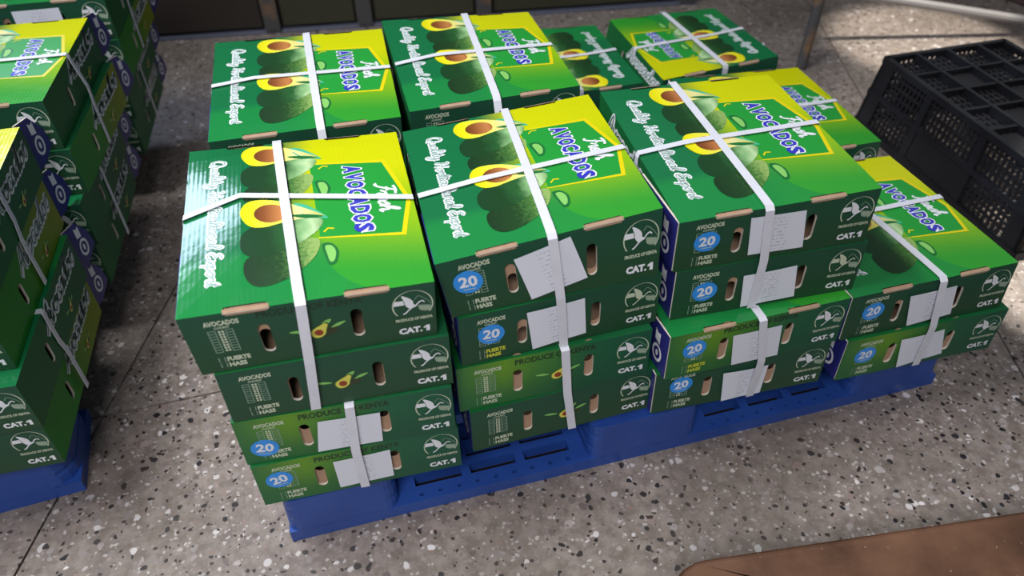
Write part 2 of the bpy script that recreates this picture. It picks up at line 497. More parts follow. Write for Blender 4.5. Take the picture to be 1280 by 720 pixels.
EH = [CAP(.335*BD, .42*BH, HOLE_HW, .019)]

def shell_mesh(light, side_light, turned_lid=False, lid=True):
    mb = MB(); F = M['front_light'] if light else M['front']; S = M['side_light'] if side_light else M['side']
    N = 12
    for i in range(N):
        for j in range(N):
            q = [(i/N, j/N), ((i+1)/N, j/N), ((i+1)/N, (j+1)/N), (i/N, (j+1)/N)]
            mb.face([(u*BW, v*BD, BH) for u, v in q], M['lid'] if lid else M['side'], [(1-u, 1-v) for u, v in q] if turned_lid else q)  # covered lids take the dark side green in place of the stack's shade
    holed_panel(mb, BW, BH, FH, lambda x, y, d: (x, d, y), F, True, M['edge'])
    holed_panel(mb, BW, BH, FH, lambda x, y, d: (BW-x, BD-d, y), F, True, M['edge'])
    holed_panel(mb, BD, BH, EH, lambda x, y, d: (BW-d, x, y), S, True, M['edge'])
    holed_panel(mb, BD, BH, EH, lambda x, y, d: (d, BD-x, y), S, True, M['edge'])
    return mb.mesh('carton_shell')
def inner_mesh(shift):
    mb = MB(); e = .0045; w, d = BW-2*e, BD-2*e
    fh = [[(x-e+shift[i][0], y+shift[i][1]) for x, y in q] for i, q in enumerate(FH)]
    h2 = BH-.002
    holed_panel(mb, w, h2, fh, lambda x, y, dd: (x+e, e+dd, y+.001), M['kraft'])
    holed_panel(mb, w, h2, fh, lambda x, y, dd: (BW-e-x, BD-e-dd, y+.001), M['kraft'])
    eh = [[(x-e, y-.008) for x, y in EH[0]]]
    holed_panel(mb, d, h2, eh, lambda x, y, dd: (BW-e-dd, x+e, y+.001), M['kraft'])
    holed_panel(mb, d, h2, eh, lambda x, y, dd: (e+dd, BD-e-x, y+.001), M['kraft'])
    mb.box((.0004, .0004, -.0004), (BW-.0004, BD-.0004, .0012), M['kraft'])     # raw bottom edge
    return mb.mesh('carton_inner_tray')
def tab_mesh(u0, u1, back):
    """raw card tongue locked through the slot on the lid fold"""
    mb = MB(); s = -1 if back else 1
    y = BD if back else 0.0
    P = lambda u, dy, dz: (u*BW, y+s*dy, BH+dz)
    du = .012
    low = [P(u0, .001, -.0040), P(u0+du, -.0009, -.0052), P(u1-du, -.0009, -.0052), P(u1, .001, -.0040)]
    top = [P(u0, .0025, .0008), P(u0+du, .0036, .0012), P(u1-du, .0036, .0012), P(u1, .0025, .0008)]
    mid = [P(u0, -.0008, -.001), P(u0+du, -.0012, -.0005), P(u1-du, -.0012, -.0005), P(u1, -.0008, -.001)]
    for a, b in ((low, mid), (mid, top)):
        for i in range(3): mb.face([a[i], a[i+1], b[i+1], b[i]], M['kraft'])
    for q in (mid,):                                             # pale cut line along the tongue
        for i in range(3):
            a, b = Vector(q[i]), Vector(q[i+1])
            o = Vector((0, -s*.0004, .0002)); d = Vector((0, -s*.0004, -.0013))
            mb.face([a+d, b+d, b+o, a+o], M['edge'])
    dark = [P(u0+.004, .0026, .0009), P(u1-.004, .0026, .0009), P(u1-.012, .0058, .0008), P(u0+.006, .0058, .0008)]
    mb.face(dark, M['slot_shade'])  # near-black face paints the shade in the slit behind the tongue
    return mb.mesh('lock_tab')
def flap_frame(right, lean=True):
    """navy end flap: on right ends it sticks out past the back corner, on left ends it lies over the front third"""
    if right: return lambda s, w, d: (BW-.010+.016*s+d, BD+.004+s*.072, w*BH)
    if not lean: return lambda s, w, d: (-.0018+.0010*s-d*.4, (1-(.66+.330*s))*BD, w*BH)
    return lambda s, w, d: (-.0105+.0090*s-d, (1-(.66+.335*s))*BD, w*BH)
def flap_mesh(right, lean=True):
    F = flap_frame(right, lean); mb = MB(); th = .003
    out = [(0, .02), (.45, .0), (1, .18), (.92, .55), (.55, .93), (0, 1.0)] if right else [(.10, .06), (1, .02), (1, .985), (0, .985), (.02, .55)]
    front = [F(s, w, 0) for s, w in out]; back = [F(s, w, -th) for s, w in out]
    mb.face(front, M['navy']); mb.face(back[::-1], M['kraft'])
    n = len(out)
    for i in range(n):
        j = (i+1) % n
        mb.face([front[i], back[i], back[j], front[j]], M['edge'] if lean else M['navy'])
    return mb.mesh('corner_flap')
def flap_emblem_mesh(right, lean=True):
    F = flap_frame(right, lean); mb = MB()
    pt = lambda s, w: F(s, w, .0006)
    if not right:
        q0 = pt; pt = lambda s, w: q0(.74+(s-.52)*.62, w)
    mb.face([pt(*q) for q in [(.42, .62), (.62, .58), (.62, .82), (.52, .79), (.42, .85)]], M['white'])
    for q in ribbon2(ellipse(.55, .36, .16, .16, 16), .030, True): mb.face([pt(*p) for p in q], M['white'])
    mb.face([pt(*p) for p in ellipse(.55, .36, .05, .07, 10)], M['white'])
    return mb.mesh('flap_emblem')

HALF = catmull([(.244, .475), (.262, .535), (.310, .558), (.40, .545), (.50, .495), (.600, .425), (.50, .420), (.415, .405), (.34, .388), (.280, .405)], True, 4)
LEAF = catmull([(.470, .515), (.53, .500), (.615, .412), (.55, .425), (.50, .455)], True, 4)
AVOB = catmull([(.243, .31), (.262, .37), (.33, .412), (.43, .432), (.53, .425), (.590, .402), (.565, .345), (.49, .285), (.40, .245), (.32, .228), (.262, .25)], True, 4)
AVOC = catmull([(.257, .165), (.270, .222), (.34, .262), (.43, .285), (.52, .305), (.568, .285), (.545, .205), (.47, .132), (.39, .092), (.32, .082), (.275, .11)], True, 4)
DROP = catmull([(.582, .262), (.625, .262), (.648, .215), (.632, .158), (.604, .150), (.590, .20)], True, 4)
def picture_mesh():
    mb = MB(); sh = lambda poly, dv, du=.004: [(u+du, v+dv) for u, v in poly]
    for dv in (.415, 0.0):
        lo = dv > 0
        kk = 1 if lo else 8
        c = AVOC if not lo else [(u, max(v, .140)) for u, v in AVOC]
        add_poly(mb, sh(c, dv), lid_pt, M['rough_skin'], kk)
        add_poly(mb, sh(AVOB, dv), lid_pt, M['skin'], kk+1)
        add_poly(mb, sh(LEAF, dv), lid_pt, M['leaf'], kk+2)
        add_poly(mb, sh(HALF, dv), lid_pt, M['flesh'], kk+3)
        add_poly(mb, sh(ellipse(.372, .468, .070, .056, 18, -.15), dv), lid_pt, M['pit'], kk+4)
        add_poly(mb, sh(catmull([(.455, .445), (.52, .445), (.600, .424), (.52, .420)], True, 3), dv), lid_pt, M['leaf_dark'], kk+5)
    return mb.mesh('avocado_picture')
PENT = [(.560, .787), (.903, .772), (.980, .490), (.925, .278), (.575, .300)]
def title_panel_mesh():
    mb = MB()
    add_poly(mb, PENT, lid_pt, M['title'], .4)
    line = [PENT[0]]+PENT[1:]
    for i in range(4):
        a, b = Vector(line[i]), Vector(line[i+1]); d = (b-a).normalized(); n = Vector((-d.y, d.x))
        w = .010 if i != 3 else .008
        w0 = .004 if i == 0 else w
        w1 = .003 if i == 3 else w
        e = d*.008
        add_poly(mb, [tuple(a+n*w0-e), tuple(b+n*w1+e), tuple(b-n*w1+e), tuple(a-n*w0-e)], lid_pt, M['yellow'], 1.2+.05*i)
    for dv, dk in ((0, 0), (.395, 0)):
        add_poly(mb, [(u-.004, v+dv) for u, v in DROP], lid_pt, M['leaf_dark'], 6+dk)
        add_poly(mb, [((u-.615)*.62+.612, (v-.205)*.75+.207+dv) for u, v in DROP], lid_pt, M['leaf_pale'], 7+dk)
    for q in ((.592, .33), (.60, .745)):
        for p in ribbon2([q, (q[0]+.02, q[1]+.02), (q[0]+.045, q[1]+.015)], .004): add_poly(mb, p, lid_pt, M['yellow'], 7)
    return mb.mesh('title_panel')
def lid_lettering_mesh():
    mb = MB()
    # AVOCADOS: letters one by one along a slight arch, blue on a fat white outline
    word = 'AVOCADOS'; n = len(word); span = (.752, .306)
    for pass_, mat, k in ((0, M['white'], 14), (1, M['blue'], 15.5)):
        for i, ch in enumerate(word):
            polys = text_polys(ch, .10 if pass_ == 0 else .050)
            a0 = span[0]+(span[1]-span[0])*i/n; a1 = span[0]+(span[1]-span[0])*(i+1)/n
            m = (a1-a0)
            u0, u1 = .712+.010*i/n, .792+.016*i/n
            if pass_ == 0: a0 -= m*.05; a1 += m*.08; u0 -= .007; u1 += .008
            else: a0 += m*.06; a1 -= m*.03
            for p in down_map(polys, u0, u1, a0, a1): add_poly(mb, p, lid_pt, mat, k+.05*i)
    for p in down_map(script_polys('Fresh', .16), .805, .935, .612, .412): add_poly(mb, p, lid_pt, M['white'], 15)
    for p in down_map(script_polys('Quality Horticultural Export', .30), .082, .178, .893, .110): add_poly(mb, p, lid_pt, M['white'], 4)
    for p in down_map(script_polys('Quality Horticultural Export', .085), .084, .176, .892, .112): add_poly(mb, p, lid_pt, M['grey'], 5)
    return mb.mesh('lid_lettering')

def letters(polys_mats):
    mb = MB()
    for polys, mat, k in polys_mats:
        for p in polys: add_poly(mb, p, front_pt, mat, k)
    return mb
def title_words_mesh():
    return letters([(rect_map(text_polys('AVOCADOS', .045), .085, .800, .222, .885), M['cream'], 1), (rect_map(text_polys('COUNT', .03), .120, .745, .180, .782), M['cream'], 1)]).mesh('title_words')
def count_table_mesh():
    # boxes on both sides of a column of small figures
    jobs = []; r = 8
    for i in range(r+1):
        w = .345+i*(.375/r)
        for a, b in ((.092, .122), (.158, .188)): jobs.append(([[(a, w-.006), (b, w-.006), (b, w+.006), (a, w+.006)]], M['pale'], 1))
    for u in (.092, .120, .160, .188): jobs.append(([[(u-.0018, .34), (u+.0018, .34), (u+.0018, .725), (u-.0018, .725)]], M['pale'], 1.3))
    for i in range(r):
        w = .352+i*(.375/r)
        for u in (.130, .143): jobs.append(([[(u, w), (u+.009, w), (u+.009, w+.033), (u, w+.033)]], M['cream'], 1))
    return letters(jobs).mesh('count_table')
def variety_words_mesh(mat):
    jobs = [(rect_map(text_polys('FUERTE', .05), .122, .170, .216, .250), mat, 1), (rect_map(text_polys('HASS', .05), .122, .068, .194, .148), mat, 1)]
    for w in (.068, .168):
        jobs.append((ribbon2([(.090, w), (.113, w), (.113, w+.08), (.090, w+.08)], .0022, True), M['pale'], 1))
    return letters(jobs).mesh('variety_words')
def grade_words_mesh():
    one = [[(.954, .110), (.970, .110), (.970, .225), (.957, .225), (.943, .195), (.943, .168), (.954, .178)]]
    return letters([(rect_map(text_polys('CAT.', .06), .836, .110, .938, .225), M['white'], 1), (one, M['white'], 1)]).mesh('grade_words')
def origin_words_mesh():
    return letters([(rect_map(text_polys('PRODUCE OF KENYA', .04), .828, .352, .985, .408), M['cream'], 1)]).mesh('origin_words')
def dark_words_mesh():
    return letters([(rect_map(text_polys('PRODUCE OF KENYA', .03), .290, .825, .705, .945), M['dark'], 1)]).mesh('dark_origin_words')
def crane_mesh(ink):
    mb = MB(); cx, cy, rx, ry = .905, .635, .083, .083*BW/BH
    T = lambda x, y: (cx+(x-335)/225*rx, cy-(y+.19*(x-335)-300)/180*ry)
    put = lambda pts, mat, k=1: add_poly(mb, [T(*p) for p in pts], front_pt, mat, k)
    ring = [(cx+rx*math.cos(a), cy+ry*math.sin(a)) for a in (math.pi*(-.20)+math.pi*1.40*i/26 for i in range(27))]
    for q in ribbon2(ring, .0028): add_poly(mb, q, front_pt, M['cream'] if ink is M['white'] else ink, 1)
    put([(122, 268), (232, 250), (242, 302), (112, 328)], ink, 1)
    wing = catmull([(215, 190), (290, 208), (338, 245), (345, 285), (385, 296), (345, 325), (300, 342), (256, 312), (240, 250)], True, 3)
    put(wing, ink, 2)
    for q in ribbon2(catmull([(360, 310), (400, 262), (425, 242), (450, 236), (468, 252)], False, 4), 7): put(q, ink, 3)
    for q in ribbon2(catmull([(335, 318), (290, 355), (250, 398), (218, 415)], False, 4), 7): put(q, ink, 3)
    basket = [(395, 300), (430, 290), (535, 288), (548, 320), (520, 355), (470, 368), (420, 360), (400, 335)]
    put(catmull(basket, True, 3), M['pale'], 1)
    for yy in (308, 326, 344):
        for q in ribbon2([(405, yy), (535, yy)], 3): put(q, M['cream'], 2)
    for q in ribbon2(catmull([(360, 230), (400, 182), (450, 196), (510, 235), (540, 270)], False, 3), 4): put(q, M['pale'], 1)
    return mb.mesh('crane_emblem')
def mini_polys(mb, fn, cu, cw, s, ar, rot=0.0, k=1):
    """small printed avocado half with its leaves"""
    R = lambda pts: [(cu+s*(x*math.cos(rot)-y*math.sin(rot)), cw+s*ar*(x*math.sin(rot)+y*math.cos(rot))) for x, y in pts]
    add_poly(mb, R(catmull([(-.9, -.55), (.5, -.75), (1.7, -.2), (1.4, .3), (.2, .1)], True, 3)), fn, M['brown_ink'], k)
    for lf in ([(.3, .75), (.9, .7), (1.25, 1.25), (.7, 1.15)], [(-1.0, .15), (-1.9, .45), (-2.6, .35), (-1.8, .1)], [(1.1, .2), (1.9, .35), (2.5, .75), (1.7, .65)]):
        add_poly(mb, R(catmull(lf, True, 3)), fn, M['leaf_pale'], k+.5)
    out = [(-.85, -.35), (-.55, -.80), (.05, -.85), (.55, -.45), (.72, .10), (.95, .75), (.70, 1.0), (.25, .78), (-.35, .45), (-.80, .10)]
    add_poly(mb, R(catmull(out, True, 4)), fn, M['mini_skin'], k+1)
    add_poly(mb, R([(x*.88, y*.88) for x, y in catmull(out, True, 4)]), fn, M['mini_flesh'], k+2)
    add_poly(mb, R(ellipse(-.05, -.15, .40, .38, 14)), fn, M['mini_pit'], k+3)
def front_picture_mesh():
    mb = MB(); mini_polys(mb, front_pt, .512, .44, .046, BW/BH)
    return mb.mesh('avocado_picture')
def end_lettering_mesh(right):
    fn = right_pt if right else left_pt
    mb = MB()
    a, b = (.375, .965) if right else (.110, .600)
    for p in rect_map(script_polys('Avocados', .30, .3), a, .38, b, 1.02): add_poly(mb, p, fn, M['white'], 1)
    for p in rect_map(script_polys('Avocados', .05, .3), a+.003, .39, b-.003, 1.01): add_poly(mb, p, fn, M['side'], 2)
    return mb.mesh('end_lettering')
def end_picture_mesh(right):
    fn = right_pt if right else left_pt
    mb = MB(); mini_polys(mb, fn, .69 if right else .50, .24, .028, BD/BH)
    return mb.mesh('avocado_picture')
def sticker_mesh(u, w, rot):
    mb = MB(); r = .0180
    P = lambda x, y, k=1: (u*BW+x*math.cos(rot)-y*math.sin(rot), -EPS*k, w*BH+x*math.sin(rot)+y*math.cos(rot))
    add_poly(mb, ellipse(0, 0, r*1.08, r, 24), P, M['sticker'], 4)
    mb.prism([P(x, y, 3) for x, y in ellipse(0, 0, r*1.08, r, 24)], (0, -EPS, 0), M['sticker'], False)
    a = mb.mesh('size_sticker')
    mb = MB()
    for p in text_polys('20', .035): add_poly(mb, [((x-.5)*r*1.35, (y-.5)*r*1.0+.0012) for x, y in p], P, M['white'], 5)
    add_poly(mb, [(-.008, -.0118), (.008, -.0118), (.008, -.0106), (-.008, -.0106)], P, M['cream'], 5)
    return a, mb.mesh('sticker_number')
def label_mesh(corners, curl=0.0):
    """paper slip: a 6 x 4 grid that bows a little off the board"""
    mb = MB(); (a, b, c, d) = [Vector(q) for q in corners]     # lower left, lower right, upper right, upper left
    nx, ny = 6, 4
    def P(i, j):
        s, t = i/nx, j/ny
        q = (a*(1-s)+b*s)*(1-t)+(d*(1-s)+c*s)*t
        lift = .0018+.0010*math.sin(s*math.pi)*curl+.0035*curl*abs(s-.5)*(1-t)
        return (q.x*BW, -lift, q.y*BH)
    for i in range(nx):
        for j in range(ny):
            mb.face([P(i, j), P(i+1, j), P(i+1, j+1), P(i, j+1)], M['paper'], [(i/nx, j/ny), ((i+1)/nx, j/ny), ((i+1)/nx, (j+1)/ny), (i/nx, (j+1)/ny)])
    me = mb.mesh('paper_label')
    for p in me.polygons: p.use_smooth = True
    return me

def densify(me, n=8):
    """cut long faces along a regular grid so that a pushed-in carton bends smoothly"""
    bm = bmesh.new(); bm.from_mesh(me)
    for ax, L in ((0, BW), (1, BD), (2, BH)):
        steps = n if ax < 2 else 3
        for i in range(1, steps):
            co = [0, 0, 0]; co[ax] = L*i/steps; no = [0, 0, 0]; no[ax] = 1
            bmesh.ops.bisect_plane(bm, geom=bm.verts[:]+bm.edges[:]+bm.faces[:], dist=1e-6, plane_co=co, plane_no=no)
    bm.to_mesh(me); bm.free()
    return me

def about_turn(me, on):
    """the lid put on the other way round"""
    if on:
        for v in me.vertices: v.co.x = BW-v.co.x; v.co.y = BD-v.co.y
        me.update()
    return me
PROTO = {}
def proto(key, make):
    if key not in PROTO: PROTO[key] = make()
    return PROTO[key]

class Warp:
    """a carton knocked out of square: each corner moved a little, lid bulging over its fruit"""
    def __init__(s, top=None, bulge=0.0, ridge=.22, bot=None):
        s.top = top or {}; s.b = bulge; s.r = ridge; s.bot = bot or {}
    def __call__(s, p):
        x, y, z = p; u = min(max(x/BW, 0), 1); v = min(max(y/BD, 0), 1); t = min(max(z/BH, 0), 1)
        d = Vector((0, 0, 0))
        for tab, wt in ((s.top, t), (s.bot, 1-t)):
            for k, q in tab.items():
                d += Vector(q)*((u if k[1] == 'R' else 1-u)*(v if k[0] == 'B' else 1-v)*wt)
        if s.b:
            f = u/s.r if u < s.r else 1-.85*(u-s.r)/(1-s.r)
            d.z += s.b*f*math.sqrt(max(math.sin(math.pi*v), 0))*(1 if t > .97 else t**6)
        return (x+d.x, y+d.y, z+d.z)
def warp_mesh(me, wp):
    m2 = densify(me.copy(), 12)
    for v in m2.vertices: v.co = wp(v.co)
    m2.update()
    return m2

LAYER = .0955
PALLET_TOP = .13
class Carton: pass
def carton(label, x, y, yaw, z, group, light=False, side_light=False, lid=True, front=True, right=False, left=False, number=None, slip=None,
           curl=.5, yellow=False, picture=False, produce=False, holes=0, wp=None, emblem='white', turned_lid=False, lean=False):
    t = thing('avocado_carton', label, 'carton', (x, y, z), yaw, group)
    def part(name, key, make, parent=t, lb=None):
        me = proto(key, make)
        o = link(name, warp_mesh(me, wp) if wp else me, parent)
        if lb: o['label'] = lb
        return o
    part('shell', ('shell', light, side_light, turned_lid, lid), lambda: shell_mesh(light, side_light, turned_lid, lid))
    sh = [((.0, -.013), (.0, -.004)), ((.001, .030), (-.001, .028)), ((.001, -.006), (-.001, -.004)), ((.002, -.020), (0, .006))][holes]
    part('inner_tray', ('inner', holes), lambda: inner_mesh(sh))
    for i, (a, b) in enumerate(((.172, .350), (.640, .820))):
        if lid: part('lock_tab', ('tab', i, 0), lambda: tab_mesh(a, b, False))
        if lid: part('lock_tab', ('tab', i, 1), lambda: tab_mesh(a, b, True))
    if lid:
        tl = turned_lid
        part('title_panel', ('title', tl), lambda: about_turn(title_panel_mesh(), tl), lb='green five-sided title panel edged in yellow')
        part('avocado_picture', ('picture', tl), lambda: about_turn(picture_mesh(), tl), lb='printed halved and whole avocados')
        part('lid_lettering', ('lidtext', tl), lambda: about_turn(lid_lettering_mesh(), tl), lb='blue block title and white script')
    if front:
        vm = 'gold' if yellow else 'cream'
        part('title_words', 'ftitle', title_words_mesh)
        part('count_table', 'ftable', count_table_mesh)
        part('variety_words', ('fvar', vm), lambda: variety_words_mesh(M[vm]))
        part('grade_words', 'fgrade', grade_words_mesh)
        part('origin_words', 'forigin', origin_words_mesh)
        if produce: part('origin_words', 'fdark', dark_words_mesh, lb='dark origin words along the top')
        part('crane_emblem', ('crane', emblem), lambda: crane_mesh(M[emblem]), lb='white flying crane inside a ring')
        if picture: part('avocado_picture', 'fpic', front_picture_mesh, lb='small printed avocado half')
    for side, on in (('right', right), ('left', left)):
        if not on: continue
        R_ = side == 'right'
        part('end_lettering', ('etext', side), lambda: end_lettering_mesh(R_))
        part('avocado_picture', ('epic', side), lambda: end_picture_mesh(R_))
        f = part('corner_flap', ('flap', side, lean), lambda: flap_mesh(R_, lean or R_), lb='navy corner flap')
        part('flap_emblem', ('emblem', side, lean), lambda: flap_emblem_mesh(R_, lean or R_), f)
    if number:
        a, b = sticker_mesh(*number)
        s = link('size_sticker', warp_mesh(a, wp) if wp else a, t); s['label'] = 'round blue sticker reading 20'
        link('sticker_number', warp_mesh(b, wp) if wp else b, s)
    if slip:
        me = label_mesh(slip, curl)
        o = link('paper_label', warp_mesh(me, wp) if wp else me, t); o['label'] = 'white printed paper slip'
    c = Carton(); c.o = t; c.wp = wp
    c.mat = Matrix.Translation((x, y, z)) @ Matrix.Rotation(yaw, 4, 'Z')
    return c
def on_carton(c, p):
    q = Vector(c.wp(p)) if c.wp else Vector(p)
    return c.mat @ q

def band_mesh(path, normals, axis_w, half, thick=.0008):
    """closed or open strap band; path of points, outward normals, width direction"""
    mb = MB(); n = len(path)
    rows = []
    for p, nn, w in zip(path, normals, axis_w):
        a = p-w*half; b = p+w*half
        rows.append((a, b, a+nn*thick, b+nn*thick))
    for i in range(n-1):
        r, s = rows[i], rows[i+1]
        mb.face([r[2], r[3], s[3], s[2]], M['strap']); mb.face([r[0], s[0], s[1], r[1]], M['strap'])
        mb.face([r[0], r[2], s[2], s[0]], M['strap']); mb.face([r[1], s[1], s[3], r[3]], M['strap'])
    me = mb.mesh('packing_strap')
    weld(me)
    return me
def strap_long(label, top, low, ub, ut, um, ul, half=.0066, lift=.0042, flift=.0056):
    """band over the lid from back to front and down the fronts of both cartons; u at lid back, lid front, upper foot, lower foot"""
    P, N, A = [], [], []
    def add(c, pt, nrm):
        P.append(on_carton(c, pt)); N.append((c.mat.to_3x3() @ Vector(nrm)).normalized()); A.append(c.mat.to_3x3() @ Vector((1, 0, 0)))
    f = flift
    fb = .0022
    back = [(low, (ub*BW, BD+fb, .004)), (low, (ub*BW, BD+fb, BH)), (top, (ub*BW, BD+fb, BH*.5)), (top, (ub*BW, BD+fb, BH-.003))]
    for c, p in back: add(c, p, (0, 1, 0))
    far = max(q.y for q in P)
    for q in P: q.y = far
    K = 36
    for i in range(K+1):
        v = 1-i/K
        u = ub+(ut-ub)*(1-v)
        add(top, (u*BW, v*BD, BH+lift), (0, (v-.5)*.3, 1))
    # down the fronts in one taut line, held off whichever carton stands further forward
    ends = [on_carton(top, (ut*BW, -f, BH-.001)), on_carton(low, (ul*BW, -f, .003))]
    mid = on_carton(top, (um*BW, -f, 0)); mid.y = min(mid.y, on_carton(low, (um*BW, -f, BH)).y)
    for i in range(11):
        t = i/10
        a, b, tt = (ends[0], mid, t*2) if t <= .5 else (mid, ends[1], t*2-1)
        P.append(a.lerp(b, tt)+Vector((0, -.0012*math.sin(math.pi*t), 0))); N.append((top.mat.to_3x3() @ Vector((0, -1, 0))).normalized()); A.append(top.mat.to_3x3() @ Vector((1, 0, 0)))
    o = link('packing_strap', band_mesh(P, N, A, half))
    return tag(o, label, 'strap', 'white straps round the carton bundles')
def strap_cross(label, top, low, v0, vm, v1, half=.0056, lift=.0030, sides=(1, 1)):
    """band across the lid from left to right and down both ends"""
    P, N, A = [], [], []
    def add(c, pt, nrm):
        P.append(on_carton(c, pt)); N.append((c.mat.to_3x3() @ Vector(nrm)).normalized()); A.append(c.mat.to_3x3() @ Vector((0, -1, 0)))
    f = .0018
    def side(rows, u, v, sg):
        pts = [on_carton(c, (u*BW+sg*f, v*BD, z)) for c, z in rows]
        lim = (max if sg > 0 else min)(p.x for p in pts)
        for (c, z), p in zip(rows, pts):
            add(c, (0, 0, 0), (sg, 0, 0)); P[-1] = Vector((p.x if c is top and z > BH*.5 else lim, p.y, p.z))
    rows = [(low, .004), (low, BH*.5), (low, BH-.002), (top, BH*.3), (top, BH-.003)]
    if sides[0]: side(rows, 0, v0, -1)
    K = 36
    for i in range(K+1):
        u = i/K
        v = v0+(vm-v0)*u/.25 if u < .25 else vm+(v1-vm)*(u-.25)/.75
        add(top, (u*BW, v*BD, BH+lift), ((u-.5)*.3, 0, 1))
    if sides[1]: side(rows[::-1], 1, v1, 1)
    o = link('packing_strap', band_mesh(P, N, A, half))
    return tag(o, label, 'strap', 'white straps round the carton bundles')

# ------------------------------------------------------------------ floor
def build_floor():
    mb = MB(); mb.box((-3.2, -2.2, -.08), (5.2, 5.2, -.006), M['joint'])
    fl = link('floor', mb.mesh('floor')); fl['kind'] = 'structure'
    sl = math.tan(math.radians(18.3)); g = .0022
    xs = [-.452+1.842*i for i in range(-2, 4)]
    ys = [.367+1.84*i for i in range(-2, 3)]
    for i in range(len(xs)-1):
        for j in range(len(ys)-1):
            y0, y1 = ys[j]+g, ys[j+1]-g
            q = [(xs[i]+y0*sl+g, y0), (xs[i+1]+y0*sl-g, y0), (xs[i+1]+y1*sl-g, y1), (xs[i]+y1*sl+g, y1)]
            t = MB(); t.prism([(a, b, -.012) for a, b in q], (0, 0, .012), M['terrazzo'])
            link('tile', weld(t.mesh('tile')), fl)
build_floor()
def build_walls():
    for name, a, b in (('wall_back', (-3.2, 4.6, -.006), (5.2, 4.75, 3.4)), ('wall_left', (-3.35, -2.2, -.006), (-3.2, 4.75, 3.4))):
        mb = MB(); mb.box(a, b, M['wall']); o = link(name, weld(mb.mesh(name))); o['kind'] = 'structure'
build_walls()

# ------------------------------------------------------------------ bench with dark panels behind the pallets
def build_bench():
    b = thing('display_bench', 'long dark bench with olive and brown front panels behind both pallets', 'bench', (-1.62, 2.280, 0), math.radians(-8.5))
    L = 3.22
    mb = MB(); mb.box((0, .03, .012), (L, .70, .62), M['umber']); link('body', mb.mesh('bench_body'), b)
    mb = MB(); mb.box((0, -.004, 0), (L, .035, .010), M['trim']); link('kick_trim', weld(mb.mesh('kick_trim'), .002), b)
    posts = [.35, 1.02, 1.70, 2.02, 2.44, 3.18]
    for i, x in enumerate(posts):
        mb = MB(); mb.box((x-.027, -.012, .010), (x+.027, .04, .62), M['steel']); link('post', weld(mb.mesh('post'), .004), b)
    for i in range(len(posts)-1):
        mb = MB(); mb.box((posts[i]+.035, .008, .02), (posts[i+1]-.035, .031, .60), M['olive'] if i in (2, 3, 4) else M['umber'])
        link('panel', weld(mb.mesh('panel'), .003), b)
    mb = MB(); mb.box((-.02, -.05, .62), (L+.02, .74, .655), M['umber']); link('bench_top', weld(mb.mesh('bench_top'), .006), b)
build_bench()

# ------------------------------------------------------------------ steel table frame at the far right
def bar(mb, a, b, r, mat, n=8):
    a, b = Vector(a), Vector(b); d = (b-a).normalized()
    x = d.orthogonal().normalized(); y = d.cross(x)
    mb.prism([tuple(a+x*r*math.cos(2*math.pi*i/n)+y*r*math.sin(2*math.pi*i/n)) for i in range(n)], tuple(b-a), mat)
def build_table():
    t = thing('steel_table', 'rusty steel table with splayed legs standing behind the black crate', 'table', (2.0, 1.6, 0))
    def P(x, y, z): return (x-2.0, y-1.6, z)
    for a, b in (((1.655, 1.238, 0), (1.78, 1.36, .74)), ((2.10, 1.98, 0), (1.99, 1.90, .74)), ((1.90, 2.02, 0), (1.84, 1.94, .74))):
        mb = MB(); bar(mb, P(*a), P(*b), .017, M['steel'], 10); link('leg', mb.mesh('leg'), t)
    mb = MB(); bar(mb, P(1.694, 1.395, .2), P(2.53, 1.204, .04), .014, M['pipe'], 10); o = link('brace', mb.mesh('brace'), t); o['label'] = 'light grey brace running down to the floor'
    mb = MB(); mb.box(P(1.74, 1.30, .74), P(2.04, 1.98, .775), M['umber']); link('tabletop', weld(mb.mesh('tabletop'), .004), t)
build_table()
def build_maroon():
    t = thing('maroon_box', 'dull maroon box on the floor beyond the black crate, cut by the photo edge', 'box', (2.76, 1.12, 0), math.radians(111))
    mb = MB(); mb.box((0, -.75, 0), (.70, 0, .30), M['maroon']); link('body', weld(mb.mesh('box_body'), .008, 3), t)
    mb = MB(); mb.box((-.006, -.756, .262), (.706, .006, .306), M['maroon']); link('lid', weld(mb.mesh('box_lid'), .008, 3), t)
build_maroon()

